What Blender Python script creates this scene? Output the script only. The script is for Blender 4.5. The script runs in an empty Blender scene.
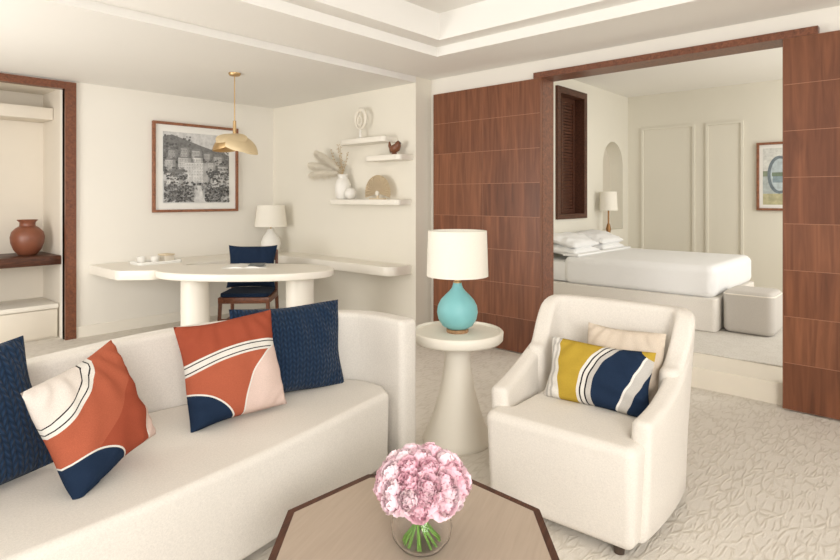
import bpy, bmesh, math, random
from mathutils import Vector, Matrix
random.seed(7)
SC = bpy.context.scene
COL = SC.collection
PI = math.pi
R = math.radians
# ---------------------------------------------------------------- view geometry
H, F, HY = 1.4, 571.0, 198.0
FW = (math.cos(R(42)), math.sin(R(42))); RT = (math.sin(R(42)), -math.cos(R(42)))

# ---------------------------------------------------------------- materials
def S(r, g, b):
    def f(c):
        c /= 255.0
        return c/12.92 if c <= .04045 else ((c+.055)/1.055)**2.4
    return (f(r), f(g), f(b), 1)

def newmat(name):
    m = bpy.data.materials.new(name); m.use_nodes = True
    nt = m.node_tree
    return m, nt, nt.nodes['Principled BSDF']

def N(nt, typ, **kw):
    n = nt.nodes.new(typ)
    for k, v in kw.items():
        setattr(n, k, v)
    return n

def mather(nt):
    L = nt.links.new
    def M(op, a, b=None, c=None):
        n = N(nt, 'ShaderNodeMath', operation=op)
        for i, v in enumerate((a, b, c)):
            if v is None: continue
            if hasattr(v, 'is_linked'): L(v, n.inputs[i])
            else: n.inputs[i].default_value = v
        return n.outputs[0]
    return M

def mat(name, col, rough=.6, metal=0, var=.06, vscale=3, bscale=0, bstr=.1, spec=.5, sheen=0, coat=0):
    m, nt, p = newmat(name)
    L = nt.links.new
    tc = N(nt, 'ShaderNodeTexCoord')
    no = N(nt, 'ShaderNodeTexNoise'); no.inputs['Scale'].default_value = vscale; no.inputs['Detail'].default_value = 3
    L(tc.outputs['Object'], no.inputs['Vector'])
    mx = N(nt, 'ShaderNodeMix', data_type='RGBA')
    mx.inputs[6].default_value = tuple(c*(1-var) for c in col[:3])+(1,)
    mx.inputs[7].default_value = tuple(min(1, c*(1+var)) for c in col[:3])+(1,)
    L(no.outputs['Fac'], mx.inputs[0]); L(mx.outputs[2], p.inputs['Base Color'])
    p.inputs['Roughness'].default_value = rough; p.inputs['Metallic'].default_value = metal
    p.inputs['Specular IOR Level'].default_value = spec
    if sheen: p.inputs['Sheen Weight'].default_value = sheen
    if coat: p.inputs['Coat Weight'].default_value = coat
    if bscale:
        b = N(nt, 'ShaderNodeTexNoise'); b.inputs['Scale'].default_value = bscale; b.inputs['Detail'].default_value = 4
        L(tc.outputs['Object'], b.inputs['Vector'])
        bp = N(nt, 'ShaderNodeBump'); bp.inputs['Strength'].default_value = bstr; bp.inputs['Distance'].default_value = .01
        L(b.outputs['Fac'], bp.inputs['Height']); L(bp.outputs['Normal'], p.inputs['Normal'])
    return m

def wood(name, dark, light, scale=(16, 16, 1.0), rough=.35, dist=1.1, spread=.2, spec=.5, off=(0, 0, 0)):
    m, nt, p = newmat(name); L = nt.links.new
    tc = N(nt, 'ShaderNodeTexCoord'); mp = N(nt, 'ShaderNodeMapping'); mp.inputs['Scale'].default_value = scale
    mp.inputs['Location'].default_value = off
    L(tc.outputs['Object'], mp.inputs['Vector'])
    no = N(nt, 'ShaderNodeTexNoise'); no.inputs['Scale'].default_value = 2.2; no.inputs['Detail'].default_value = 7
    no.inputs['Distortion'].default_value = dist
    L(mp.outputs[0], no.inputs['Vector'])
    cr = N(nt, 'ShaderNodeValToRGB'); cr.color_ramp.elements[0].position = .5-spread; cr.color_ramp.elements[1].position = .5+spread
    cr.color_ramp.elements[0].color = dark; cr.color_ramp.elements[1].color = light
    L(no.outputs['Fac'], cr.inputs[0]); L(cr.outputs[0], p.inputs['Base Color'])
    p.inputs['Roughness'].default_value = rough; p.inputs['Specular IOR Level'].default_value = spec
    return m

def fabric(name, col, rough=.9, weave=420, bstr=.25, var=.05, dist=.004, slub=0, crease=0):
    m, nt, p = newmat(name); L = nt.links.new; M = mather(nt)
    tc = N(nt, 'ShaderNodeTexCoord')
    no = N(nt, 'ShaderNodeTexNoise'); no.inputs['Scale'].default_value = weave; no.inputs['Detail'].default_value = 2
    L(tc.outputs['Object'], no.inputs['Vector'])
    fac = no.outputs['Fac']; h = fac
    if slub:
        sl = N(nt, 'ShaderNodeTexNoise'); sl.inputs['Scale'].default_value = 140; sl.inputs['Detail'].default_value = 3; sl.inputs['Roughness'].default_value = .7
        L(tc.outputs['Object'], sl.inputs['Vector'])
        fac = M('ADD', M('MULTIPLY', fac, 1-slub), M('MULTIPLY', sl.outputs['Fac'], slub)); h = fac
    mx = N(nt, 'ShaderNodeMix', data_type='RGBA')
    mx.inputs[6].default_value = tuple(c*(1-2*var) for c in col[:3])+(1,)
    mx.inputs[7].default_value = tuple(min(1, c*(1+2*var)) for c in col[:3])+(1,)
    mr = N(nt, 'ShaderNodeMapRange'); mr.inputs['From Min'].default_value = .3; mr.inputs['From Max'].default_value = .7; L(fac, mr.inputs['Value'])
    L(mr.outputs[0], mx.inputs[0]); L(mx.outputs[2], p.inputs['Base Color'])
    bp = N(nt, 'ShaderNodeBump'); bp.inputs['Strength'].default_value = bstr; bp.inputs['Distance'].default_value = dist
    L(h, bp.inputs['Height'])
    if crease:
        cn = N(nt, 'ShaderNodeTexNoise'); cn.inputs['Scale'].default_value = 4.5; cn.inputs['Detail'].default_value = 2; cn.inputs['Distortion'].default_value = .8
        L(tc.outputs['Object'], cn.inputs['Vector'])
        b2 = N(nt, 'ShaderNodeBump'); b2.inputs['Strength'].default_value = crease; b2.inputs['Distance'].default_value = .05
        L(cn.outputs['Fac'], b2.inputs['Height']); L(b2.outputs['Normal'], bp.inputs['Normal'])
    L(bp.outputs['Normal'], p.inputs['Normal'])
    p.inputs['Roughness'].default_value = rough; p.inputs['Sheen Weight'].default_value = .05
    p.inputs['Specular IOR Level'].default_value = .02
    return m

def knit(name, col, cols=30.0, rows=42.0):
    """chunky knit: columns of V shaped stitches"""
    m, nt, p = newmat(name); L = nt.links.new; M = mather(nt)
    tc = N(nt, 'ShaderNodeTexCoord'); sp = N(nt, 'ShaderNodeSeparateXYZ'); L(tc.outputs['Object'], sp.inputs[0])
    fu = M('ABSOLUTE', M('SUBTRACT', M('FRACT', M('MULTIPLY', sp.outputs[0], cols)), .5))
    fw = M('ABSOLUTE', M('SUBTRACT', M('FRACT', M('ADD', M('MULTIPLY', sp.outputs[1], rows), M('MULTIPLY', fu, 1.6))), .5))
    rib = M('SUBTRACT', 1.0, M('POWER', M('ABSOLUTE', M('SUBTRACT', M('MULTIPLY', fu, 4.0), 1.0)), 2.0))
    hgt_ = M('MULTIPLY', M('SUBTRACT', 1.0, M('MULTIPLY', fw, 1.6)), rib)
    mx = N(nt, 'ShaderNodeMix', data_type='RGBA')
    mx.inputs[6].default_value = tuple(c*.5 for c in col[:3])+(1,); mx.inputs[7].default_value = tuple(c*1.25 for c in col[:3])+(1,)
    L(hgt_, mx.inputs[0]); L(mx.outputs[2], p.inputs['Base Color'])
    bp = N(nt, 'ShaderNodeBump'); bp.inputs['Strength'].default_value = .8; bp.inputs['Distance'].default_value = .008
    L(hgt_, bp.inputs['Height']); L(bp.outputs['Normal'], p.inputs['Normal'])
    p.inputs['Roughness'].default_value = .95; p.inputs['Sheen Weight'].default_value = .1; p.inputs['Specular IOR Level'].default_value = .08
    return m

def layered(name, base, layers, sx, sy, rough=.9):
    """woven pattern: u = x/sx, v = y/sy in object space, layers painted in order"""
    m, nt, p = newmat(name); L = nt.links.new; M = mather(nt)
    tc = N(nt, 'ShaderNodeTexCoord'); sp = N(nt, 'ShaderNodeSeparateXYZ'); L(tc.outputs['Object'], sp.inputs[0])
    u = M('DIVIDE', sp.outputs[0], sx); v = M('DIVIDE', sp.outputs[1], sy)
    cur = None
    def dist(cx, cy):
        a = M('SUBTRACT', u, cx); b = M('SUBTRACT', v, cy)
        return M('SQRT', M('ADD', M('MULTIPLY', a, a), M('MULTIPLY', b, b)))
    for ly in layers:
        k = ly[0]; col = ly[-1]
        if k == 'half':
            mask = M('GREATER_THAN', M('ADD', M('MULTIPLY', u, ly[1]), M('MULTIPLY', v, ly[2])), ly[3])
        elif k == 'circ':
            mask = M('LESS_THAN', dist(ly[1], ly[2]), ly[3])
        elif k == 'ring':
            d = dist(ly[1], ly[2]); mask = M('MULTIPLY', M('GREATER_THAN', d, ly[3]), M('LESS_THAN', d, ly[4]))
        mx = N(nt, 'ShaderNodeMix', data_type='RGBA')
        L(mask, mx.inputs[0])
        if cur is None: mx.inputs[6].default_value = base
        else: L(cur, mx.inputs[6])
        mx.inputs[7].default_value = col
        cur = mx.outputs[2]
    no = N(nt, 'ShaderNodeTexNoise'); no.inputs['Scale'].default_value = 350; L(tc.outputs['Object'], no.inputs['Vector'])
    fin = N(nt, 'ShaderNodeMix', data_type='RGBA', blend_type='MULTIPLY'); fin.inputs[0].default_value = .35
    L(cur, fin.inputs[6]); L(no.outputs['Fac'], fin.inputs[7]); L(fin.outputs[2], p.inputs['Base Color'])
    bp = N(nt, 'ShaderNodeBump'); bp.inputs['Strength'].default_value = .35; bp.inputs['Distance'].default_value = .004
    L(no.outputs['Fac'], bp.inputs['Height']); L(bp.outputs['Normal'], p.inputs['Normal'])
    p.inputs['Roughness'].default_value = rough; p.inputs['Specular IOR Level'].default_value = .06
    return m

def carpet(name, base, line, scale, bstr, aniso=4.0):
    """soft pile with crossing sets of long shallow raised strokes that branch and fade out"""
    m, nt, p = newmat(name); L = nt.links.new; M = mather(nt)
    tc = N(nt, 'ShaderNodeTexCoord')
    nd = N(nt, 'ShaderNodeTexNoise'); nd.inputs['Scale'].default_value = 8; L(tc.outputs['Object'], nd.inputs['Vector'])
    ds = N(nt, 'ShaderNodeVectorMath', operation='SCALE'); ds.inputs['Scale'].default_value = .02; L(nd.outputs['Color'], ds.inputs[0])
    da = N(nt, 'ShaderNodeVectorMath', operation='ADD'); L(tc.outputs['Object'], da.inputs[0]); L(ds.outputs[0], da.inputs[1])
    def strokes(rot, off):
        mp = N(nt, 'ShaderNodeMapping'); mp.inputs['Scale'].default_value = (1.0, aniso, 1); mp.inputs['Rotation'].default_value = (0, 0, R(rot))
        mp.inputs['Location'].default_value = (off, off*.7, 0)
        L(da.outputs[0], mp.inputs['Vector'])
        vo = N(nt, 'ShaderNodeTexVoronoi', feature='DISTANCE_TO_EDGE', voronoi_dimensions='2D'); vo.inputs['Scale'].default_value = scale
        vo.inputs['Randomness'].default_value = .85
        L(mp.outputs[0], vo.inputs['Vector'])
        cr = N(nt, 'ShaderNodeMapRange', interpolation_type='SMOOTHSTEP'); cr.inputs['From Min'].default_value = .02; cr.inputs['From Max'].default_value = .17
        cr.inputs['To Min'].default_value = 1; cr.inputs['To Max'].default_value = 0
        L(vo.outputs['Distance'], cr.inputs['Value'])
        return cr.outputs[0]
    def gate(sc, a, b, o):
        mp = N(nt, 'ShaderNodeMapping'); mp.inputs['Location'].default_value = (o, o, o); L(tc.outputs['Object'], mp.inputs['Vector'])
        gn = N(nt, 'ShaderNodeTexNoise'); gn.inputs['Scale'].default_value = sc; L(mp.outputs[0], gn.inputs['Vector'])
        gr = N(nt, 'ShaderNodeMapRange'); gr.inputs['From Min'].default_value = a; gr.inputs['From Max'].default_value = b; L(gn.outputs['Fac'], gr.inputs['Value'])
        return gr.outputs[0]
    su = M('MAXIMUM', M('MULTIPLY', strokes(15, 0), gate(12, .41, .57, 0)), M('MULTIPLY', strokes(62, 3.3), gate(12, .43, .59, 5.1)))
    fi = N(nt, 'ShaderNodeTexNoise'); fi.inputs['Scale'].default_value = 160; fi.inputs['Detail'].default_value = 3; L(tc.outputs['Object'], fi.inputs['Vector'])
    mx = N(nt, 'ShaderNodeMix', data_type='RGBA'); mx.inputs[6].default_value = base; mx.inputs[7].default_value = line
    L(su, mx.inputs[0])
    m2 = N(nt, 'ShaderNodeMix', data_type='RGBA', blend_type='MULTIPLY'); m2.inputs[0].default_value = .14
    L(mx.outputs[2], m2.inputs[6]); L(fi.outputs['Fac'], m2.inputs[7]); L(m2.outputs[2], p.inputs['Base Color'])
    bp = N(nt, 'ShaderNodeBump'); bp.inputs['Strength'].default_value = bstr; bp.inputs['Distance'].default_value = .009
    L(M('ADD', M('MULTIPLY', su, 1.0), M('MULTIPLY', fi.outputs['Fac'], .7)), bp.inputs['Height']); L(bp.outputs['Normal'], p.inputs['Normal'])
    p.inputs['Roughness'].default_value = .95; p.inputs['Specular IOR Level'].default_value = .05
    return m

def colmat(name, rough=.6):
    m, nt, p = newmat(name); L = nt.links.new
    a = N(nt, 'ShaderNodeAttribute'); a.attribute_name = 'Col'
    tc = N(nt, 'ShaderNodeTexCoord'); no = N(nt, 'ShaderNodeTexNoise'); no.inputs['Scale'].default_value = 16; no.inputs['Detail'].default_value = 5; no.inputs['Roughness'].default_value = .65
    L(tc.outputs['Object'], no.inputs['Vector'])
    mr = N(nt, 'ShaderNodeMapRange'); mr.inputs['From Min'].default_value = .32; mr.inputs['From Max'].default_value = .68; mr.inputs['To Min'].default_value = .74; mr.inputs['To Max'].default_value = 1.14
    L(no.outputs['Fac'], mr.inputs['Value'])
    sc = N(nt, 'ShaderNodeVectorMath', operation='SCALE'); L(a.outputs['Color'], sc.inputs[0]); L(mr.outputs[0], sc.inputs['Scale'])
    L(sc.outputs[0], p.inputs['Base Color']); p.inputs['Roughness'].default_value = rough
    return m

M_wall = mat('wall_paint', S(235, 230, 220), .7, var=.01)
M_wall2 = mat('wall_paint_warm', S(234, 228, 214), .7, var=.015, bscale=40, bstr=.03)
M_bwall = mat('bedroom_paint', S(228, 223, 209), .7, var=.01)
M_bniche = mat('bedroom_recess_shaded', S(210, 202, 186), .7, var=.01)  # recess shade put into the colour: bedroom wall tone darkened for clarity
M_ceil = mat('ceiling_paint', S(243, 240, 234), .8, var=.01)
M_ceil2 = mat('alcove_ceiling_shaded', S(235, 232, 226), .8, var=.01)  # ceiling white toned down, the alcove's shade is in the colour
M_carpet = carpet('carved_carpet', S(232, 225, 214), S(221, 213, 200), 6.6, .32)
M_rug = carpet('bedroom_rug', S(220, 215, 206), S(210, 204, 194), 13, .2)
M_stone = mat('cream_stone', S(226, 217, 201), .35, var=.05, vscale=5)
M_niche = mat('niche_stone', S(224, 215, 200), .6, var=.03, vscale=4)
DOORS = [wood('door_walnut_%s' % nm, d, l, (8, 8, .6), .34, 1.2, .27, .4, (o, o*2.3, o*.7)) for nm, d, l, o in
         (('mid', S(90, 52, 35), S(141, 89, 61), 0), ('dark', S(82, 47, 31), S(131, 81, 55), 3.7), ('light', S(96, 57, 39), S(148, 95, 66), 8.1))]
M_inlay = mat('inlay_line', S(158, 110, 82), .4)
M_wood = wood('frame_walnut', S(88, 50, 34), S(134, 82, 56), (20, 20, 20), .35)
M_dwood = wood('dark_walnut', S(62, 38, 28), S(96, 60, 44), (4, 26, 26), .4, spec=.3)
M_foot = wood('pale_foot_wood', S(150, 112, 78), S(186, 148, 110), (12, 12, 12), .5)
M_frame = wood('picture_frame_wood', S(116, 72, 50), S(160, 106, 76), (12, 12, 12), .4)
M_cream = mat('cream_lacquer', S(238, 232, 220), .35, var=.01)
M_plaster = mat('cream_plaster', S(236, 229, 215), .55, var=.02, bscale=60, bstr=.04)
M_sofa = fabric('ivory_weave', S(225, 219, 210), bstr=.45, var=.055, weave=480, dist=.003, slub=.55, crease=.06)
M_chair = fabric('cream_linen', S(225, 218, 208), bstr=.42, var=.05, weave=480, dist=.003, slub=.55, crease=.06)
M_navy = knit('navy_knit', S(37, 56, 81), 27.0, 38.0)
M_navy2 = fabric('navy_linen', S(34, 47, 68), bstr=.3)
M_beige = fabric('beige_cushion', S(210, 195, 177), bstr=.2)
M_white = fabric('white_cotton', S(237, 236, 234), weave=200, bstr=.08, var=.01, crease=.25)
M_grey = fabric('greige_weave', S(200, 194, 186), bstr=.3, var=.05, slub=.4)
M_shade = fabric('lamp_linen', S(239, 233, 220), weave=250, bstr=.1, var=.02)
M_teal = mat('turquoise_ceramic', S(128, 190, 192), .5, var=.08, vscale=9)
M_brass = mat('brushed_brass', S(196, 166, 122), .42, 1, var=.05)
M_bronze = mat('bronze', S(150, 112, 74), .45, 1, var=.05)
M_shell = mat('champagne_shell', S(216, 196, 158), .5, .35, var=.04)
M_terra = mat('dark_terracotta', S(128, 76, 54), .4, var=.18, vscale=14)
M_brown = mat('brown_glaze', S(122, 76, 52), .35, var=.15, vscale=12)
M_whitecer = mat('white_ceramic', S(238, 234, 226), .4, var=.02, bscale=50, bstr=.06)
M_fan = mat('pale_palm', S(222, 204, 174), .75, var=.05, vscale=10)
M_pampas = mat('pampas', S(248, 240, 224), .95, var=.06, vscale=30, spec=.05)
M_twig = mat('twig', S(196, 172, 136), .9)
M_paper = mat('paper', S(240, 238, 232), .7, var=.02)
M_ink = mat('magazine_print', S(120, 124, 124), .6, var=.4, vscale=60)
M_inset = wood('table_taupe_oak', S(176, 159, 142), S(186, 169, 152), (3, 40, 3), .5, .3, .3, .2)
M_black = mat('dark_foot', S(70, 56, 46), .5)
M_stem = mat('flower_stem', S(116, 160, 62), .5, var=.15)
M_print = colmat('print_ink', .5)

def glassmat():
    m, nt, p = newmat('clear_glass')
    tc = N(nt, 'ShaderNodeTexCoord'); no = N(nt, 'ShaderNodeTexNoise'); no.inputs['Scale'].default_value = 4
    nt.links.new(tc.outputs['Object'], no.inputs['Vector'])
    ma = N(nt, 'ShaderNodeMath', operation='MULTIPLY'); ma.inputs[1].default_value = .01
    nt.links.new(no.outputs['Fac'], ma.inputs[0]); nt.links.new(ma.outputs[0], p.inputs['Roughness'])
    p.inputs['Base Color'].default_value = (1, 1, 1, 1); p.inputs['Transmission Weight'].default_value = 1; p.inputs['IOR'].default_value = 1.22
    return m
M_glass = glassmat()

def petalmat(name, c_in, c_out):
    m, nt, p = newmat(name); L = nt.links.new; M = mather(nt)
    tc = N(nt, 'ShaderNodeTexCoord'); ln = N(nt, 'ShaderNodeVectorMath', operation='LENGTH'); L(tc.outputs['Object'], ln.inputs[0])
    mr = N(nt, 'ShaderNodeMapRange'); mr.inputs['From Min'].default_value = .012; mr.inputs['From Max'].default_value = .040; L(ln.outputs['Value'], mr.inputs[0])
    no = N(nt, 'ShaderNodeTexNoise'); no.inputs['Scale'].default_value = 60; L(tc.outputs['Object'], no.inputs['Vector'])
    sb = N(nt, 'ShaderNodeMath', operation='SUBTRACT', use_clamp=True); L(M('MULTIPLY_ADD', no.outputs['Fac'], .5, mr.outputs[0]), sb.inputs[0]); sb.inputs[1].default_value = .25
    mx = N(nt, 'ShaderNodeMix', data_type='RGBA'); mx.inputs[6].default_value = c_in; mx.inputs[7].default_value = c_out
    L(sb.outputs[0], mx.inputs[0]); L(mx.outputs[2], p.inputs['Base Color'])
    p.inputs['Roughness'].default_value = .9; p.inputs['Specular IOR Level'].default_value = .05
    return m
PET = [petalmat('petal_pale', S(247, 202, 214), S(252, 229, 234)), petalmat('petal_mid', S(244, 191, 206), S(250, 217, 225)), petalmat('petal_deep', S(239, 178, 197), S(248, 207, 217))]

# ---------------------------------------------------------------- mesh helpers
def finish(name, bm, m, parent=None, smooth=38, loc=None, rot=None):
    me = bpy.data.meshes.new(name)
    bmesh.ops.recalc_face_normals(bm, faces=bm.faces[:])
    bm.to_mesh(me); bm.free()
    for x in (m if isinstance(m, (list, tuple)) else [m]): me.materials.append(x)
    if smooth:
        for p in me.polygons: p.use_smooth = True
        me.set_sharp_from_angle(angle=R(smooth))
    o = bpy.data.objects.new(name, me); COL.objects.link(o)
    if parent: o.parent = parent
    if loc is not None: o.location = loc
    if rot is not None: o.rotation_euler = rot
    return o

def tag(o, label, cat, group=None):
    o['label'] = label; o['category'] = cat
    if group: o['group'] = group
    return o

def thing(name, label, cat, loc=(0, 0, 0), rz=0, group=None):
    o = bpy.data.objects.new(name, None); COL.objects.link(o)
    o.empty_display_size = .1
    o.location = loc; o.rotation_euler = (0, 0, rz)
    return tag(o, label, cat, group)

def struct(name, bm, m, parent=None, smooth=0):
    o = finish(name, bm, m, parent, smooth)
    if not parent: o['kind'] = 'structure'
    return o

def box(bm, x0, x1, y0, y1, z0, z1, bev=0, seg=2, mi=0):
    r = bmesh.ops.create_cube(bm, size=1)
    vs = r['verts']
    for v in vs:
        v.co = Vector(((x0+x1)/2+v.co.x*(x1-x0), (y0+y1)/2+v.co.y*(y1-y0), (z0+z1)/2+v.co.z*(z1-z0)))
    fs = set(f for v in vs for f in v.link_faces)
    for f in fs: f.material_index = mi
    if bev:
        es = list(set(e for v in vs for e in v.link_edges))
        bmesh.ops.bevel(bm, geom=es, offset=bev, segments=seg, profile=.5, affect='EDGES')
    return vs

def boxes(*bs, bev=0):
    bm = bmesh.new()
    for b in bs: box(bm, *b, bev=bev)
    return bm

def prism(bm, poly, z0, z1, bev=0, seg=3, taper=0):
    """slab with rounded top and bottom edges; rings are true inward offsets of the outline"""
    P = [Vector((p[0], p[1])) for p in poly]
    Q = [p for i, p in enumerate(P) if (p-P[i-1]).length > 1e-4]
    ar = sum(Q[i-1].x*Q[i].y-Q[i].x*Q[i-1].y for i in range(len(Q)))
    if ar < 0: Q.reverse()
    n = len(Q); nor = []
    for i in range(n):
        a = (Q[i]-Q[i-1]).normalized(); b = (Q[(i+1) % n]-Q[i]).normalized()
        na = Vector((-a.y, a.x)); nb = Vector((-b.y, b.x)); m = (na+nb)
        if m.length < 1e-6: m = na
        m.normalize(); nor.append(m/max(.45, m.dot(na)))
    def ring(off, z): return [bm.verts.new((Q[i].x+nor[i].x*off, Q[i].y+nor[i].y*off, z)) for i in range(n)]
    rings = []
    if bev:
        rings.append(ring(bev+.004+taper, z0))
        for k in range(seg+1):
            a = PI/2*k/seg; rings.append(ring(bev*(1-math.sin(a))+taper, z0+bev*(1-math.cos(a))))
        for k in range(seg+1):
            a = PI/2*k/seg; rings.append(ring(bev*(1-math.cos(a)), z1-bev*(1-math.sin(a))))
        rings.append(ring(bev+.004, z1))
    else:
        rings = [ring(0, z0), ring(0, z1)]
    bm.faces.new(rings[0][::-1]); bm.faces.new(rings[-1])
    for A, B in zip(rings, rings[1:]):
        for i in range(n): bm.faces.new((A[i], A[(i+1) % n], B[(i+1) % n], B[i]))

def lathe(bm, prof, seg=40, cx=0, cy=0):
    rings = []
    for r, z in prof:
        if r < 1e-5: rings.append([bm.verts.new((cx, cy, z))])
        else: rings.append([bm.verts.new((cx+r*math.cos(2*PI*i/seg), cy+r*math.sin(2*PI*i/seg), z)) for i in range(seg)])
    for a, b in zip(rings, rings[1:]):
        for i in range(seg):
            j = (i+1) % seg
            if len(a) == 1 and len(b) == 1: continue
            if len(a) == 1: bm.faces.new((a[0], b[i], b[j]))
            elif len(b) == 1: bm.faces.new((a[i], a[j], b[0]))
            else: bm.faces.new((a[i], a[j], b[j], b[i]))

def lathe_solid(bm, prof, seg=40, cx=0, cy=0):
    lathe(bm, [(0, prof[0][1])]+list(prof)+[(0, prof[-1][1])], seg, cx, cy)

def tube(bm, pts, r, seg=8, closed=False):
    pts = [Vector(p) for p in pts]; n = len(pts)
    rs = r if isinstance(r, (list, tuple)) else [r]*n
    rings = []; ref = None
    for i, p in enumerate(pts):
        if closed: d = pts[(i+1) % n]-pts[i-1]
        else: d = pts[min(i+1, n-1)]-pts[max(i-1, 0)]
        d.normalize()
        if ref is None:
            ref = Vector((0, 0, 1)) if abs(d.z) < .9 else Vector((1, 0, 0))
        a = d.cross(ref); a.normalize(); b = d.cross(a); b.normalize()
        rings.append([bm.verts.new(p+(a*math.cos(2*PI*k/seg)+b*math.sin(2*PI*k/seg))*rs[i]) for k in range(seg)])
    m = n if closed else n-1
    for i in range(m):
        A = rings[i]; B = rings[(i+1) % n]
        for k in range(seg): bm.faces.new((A[k], A[(k+1) % seg], B[(k+1) % seg], B[k]))
    if not closed:
        bm.faces.new(rings[0][::-1]); bm.faces.new(rings[-1])

def catmull(pts, n):
    P = [Vector(p) for p in pts]; P = [2*P[0]-P[1]]+P+[2*P[-1]-P[-2]]
    out = []; segs = len(P)-3
    for s in range(n+1):
        t = s/n*segs; i = min(int(t), segs-1); t -= i
        a, b, c, d = P[i:i+4]
        out.append(.5*((2*b)+(c-a)*t+(2*a-5*b+4*c-d)*t*t+(3*b-a-3*c+d)*t**3))
    L = [0]
    for a, b in zip(out, out[1:]): L.append(L[-1]+(b-a).length)
    res = []; j = 0
    for s in range(n+1):
        q = L[-1]*s/n
        while j < len(L)-2 and L[j+1] < q: j += 1
        f = (q-L[j])/max(1e-9, L[j+1]-L[j]); res.append(out[j].lerp(out[j+1], min(1, f)))
    return res

def sweep_wall(bm, pts, th, z0, zt, r, lean=None, capk=5, sq=.35):
    """upholstered wall along a plan path: rounded top edge, squared-off rounded ends"""
    n = len(pts); rings = []
    def prof(w, top, rr, ln):
        h = w/2; rr = min(rr, h*.98)
        q = [(-h+.012, z0), (-h, z0+.02)]
        q += [(-h, z0+(top-rr-z0)*k/4) for k in range(1, 4)]
        q += [(-h+rr-rr*math.cos(a), top-rr+rr*math.sin(a)) for a in [R(k*18) for k in range(0, 6)]]
        q += [(h-rr+rr*math.sin(a), top-rr+rr*math.cos(a)) for a in [R(k*18) for k in range(0, 6)]]
        q += [(h, z0+(top-rr-z0)*k/4) for k in range(3, 0, -1)]
        q += [(h, z0+.02), (h-.012, z0)]
        return [(o+ln*max(0, (z-z0))/(.8), z) for o, z in q]
    def ring(p, nr, w, top, rr, ln):
        return [bm.verts.new((p.x+nr.x*o, p.y+nr.y*o, z)) for o, z in prof(w, top, rr, ln)]
    er = th*sq
    def cap(p, d, nr, top, ln, order):
        for k in order:
            a = R(90*k/capk); rings.append(ring(p+d*(er*math.sin(a)), nr, th-2*er*.98*(1-math.cos(a)), top-r*.9*(1-math.cos(a)), r, ln))
    for i in range(n):
        d = (pts[min(i+1, n-1)]-pts[max(i-1, 0)]); d.z = 0; d.normalize(); nr = Vector((-d.y, d.x, 0))
        ln = lean[i] if lean else 0
        if i == 0: cap(pts[0], -d, nr, zt[0], ln, range(capk, 0, -1))
        rings.append(ring(pts[i], nr, th, zt[i], r, ln))
        if i == n-1: cap(pts[i], d, nr, zt[i], ln, range(1, capk+1))
    K = len(rings[0])
    for A, B in zip(rings, rings[1:]):
        for k in range(K): bm.faces.new((A[k], A[(k+1) % K], B[(k+1) % K], B[k]))
    bm.faces.new(rings[0][::-1]); bm.faces.new(rings[-1])

def cushion_bm(W, Hh, T, n=28, sag=.06, p=2.3, ph=0.0):
    bm = bmesh.new(); top = {}; bot = {}
    for i in range(n+1):
        for j in range(n+1):
            u = -1+2*i/n; v = -1+2*j/n
            u = math.copysign(abs(u)**.85, u); v = math.copysign(abs(v)**.85, v)
            x = W/2*u*(1-sag*(1-v*v)+.012*math.sin(5*v+ph)); y = Hh/2*v*(1-sag*(1-u*u)+.012*math.sin(4*u+2*ph))
            t = T/2*((1-abs(u)**p)*(1-abs(v)**p))**.5*(1-.10*(v+.15)*1.0)
            edge = min(1, t/(T*.22))
            wr = (.006*math.sin(7*u+4*v+ph)*math.sin(6*v-3*u+ph)+.004*math.sin(15*u*v+9*u+ph)) * edge if T > .1 else 0
            cu = max(0, abs(u)+abs(v)-1.15); wr += .012*cu*math.sin(26*(u*v)+ph)*edge
            top[i, j] = bm.verts.new((x, y, t+wr))
            bot[i, j] = top[i, j] if i in (0, n) or j in (0, n) else bm.verts.new((x, y, -t))
    for i in range(n):
        for j in range(n):
            bm.faces.new((top[i, j], top[i+1, j], top[i+1, j+1], top[i, j+1]))
            bm.faces.new((bot[i, j], bot[i, j+1], bot[i+1, j+1], bot[i+1, j]))
    return bm

def pose(loc, d, lean, roll=0):
    d = Vector((d[0], d[1], 0)).normalized(); l = R(lean)
    n = d*math.cos(l)+Vector((0, 0, 1))*math.sin(l); up = -d*math.sin(l)+Vector((0, 0, 1))*math.cos(l)
    rt = up.cross(n)
    q = Matrix((rt, up, n)).transposed() @ Matrix.Rotation(R(roll), 3, 'Z')
    return Matrix.Translation(Vector(loc)) @ q.to_4x4()

def cushion(name, label, W, Hh, T, m, loc, d, lean, roll=0, cat='cushion', group=None, sag=.06):
    o = finish(name, cushion_bm(W, Hh, T, sag=sag, ph=loc[0]*7), m, smooth=70)
    o.matrix_world = pose(loc, d, lean, roll)
    return tag(o, label, cat, group)

def rounded(poly, rad, seg=6):
    out = []; n = len(poly)
    for i in range(n):
        r = rad[i] if isinstance(rad, (list, tuple)) else rad
        p = Vector(poly[i]); a = Vector(poly[i-1]); b = Vector(poly[(i+1) % n])
        if r <= 0: out.append((p.x, p.y)); continue
        da = (a-p).normalized(); db = (b-p).normalized()
        ang = da.angle(db); t = r/math.tan(ang/2); s = p+da*t; e = p+db*t
        c = p+(da+db).normalized()*(r/math.sin(ang/2))
        a0 = math.atan2(s.y-c.y, s.x-c.x); a1 = math.atan2(e.y-c.y, e.x-c.x)
        dl = (a1-a0+PI) % (2*PI)-PI
        for k in range(seg+1): out.append((c.x+r*math.cos(a0+dl*k/seg), c.y+r*math.sin(a0+dl*k/seg)))
    return out

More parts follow.
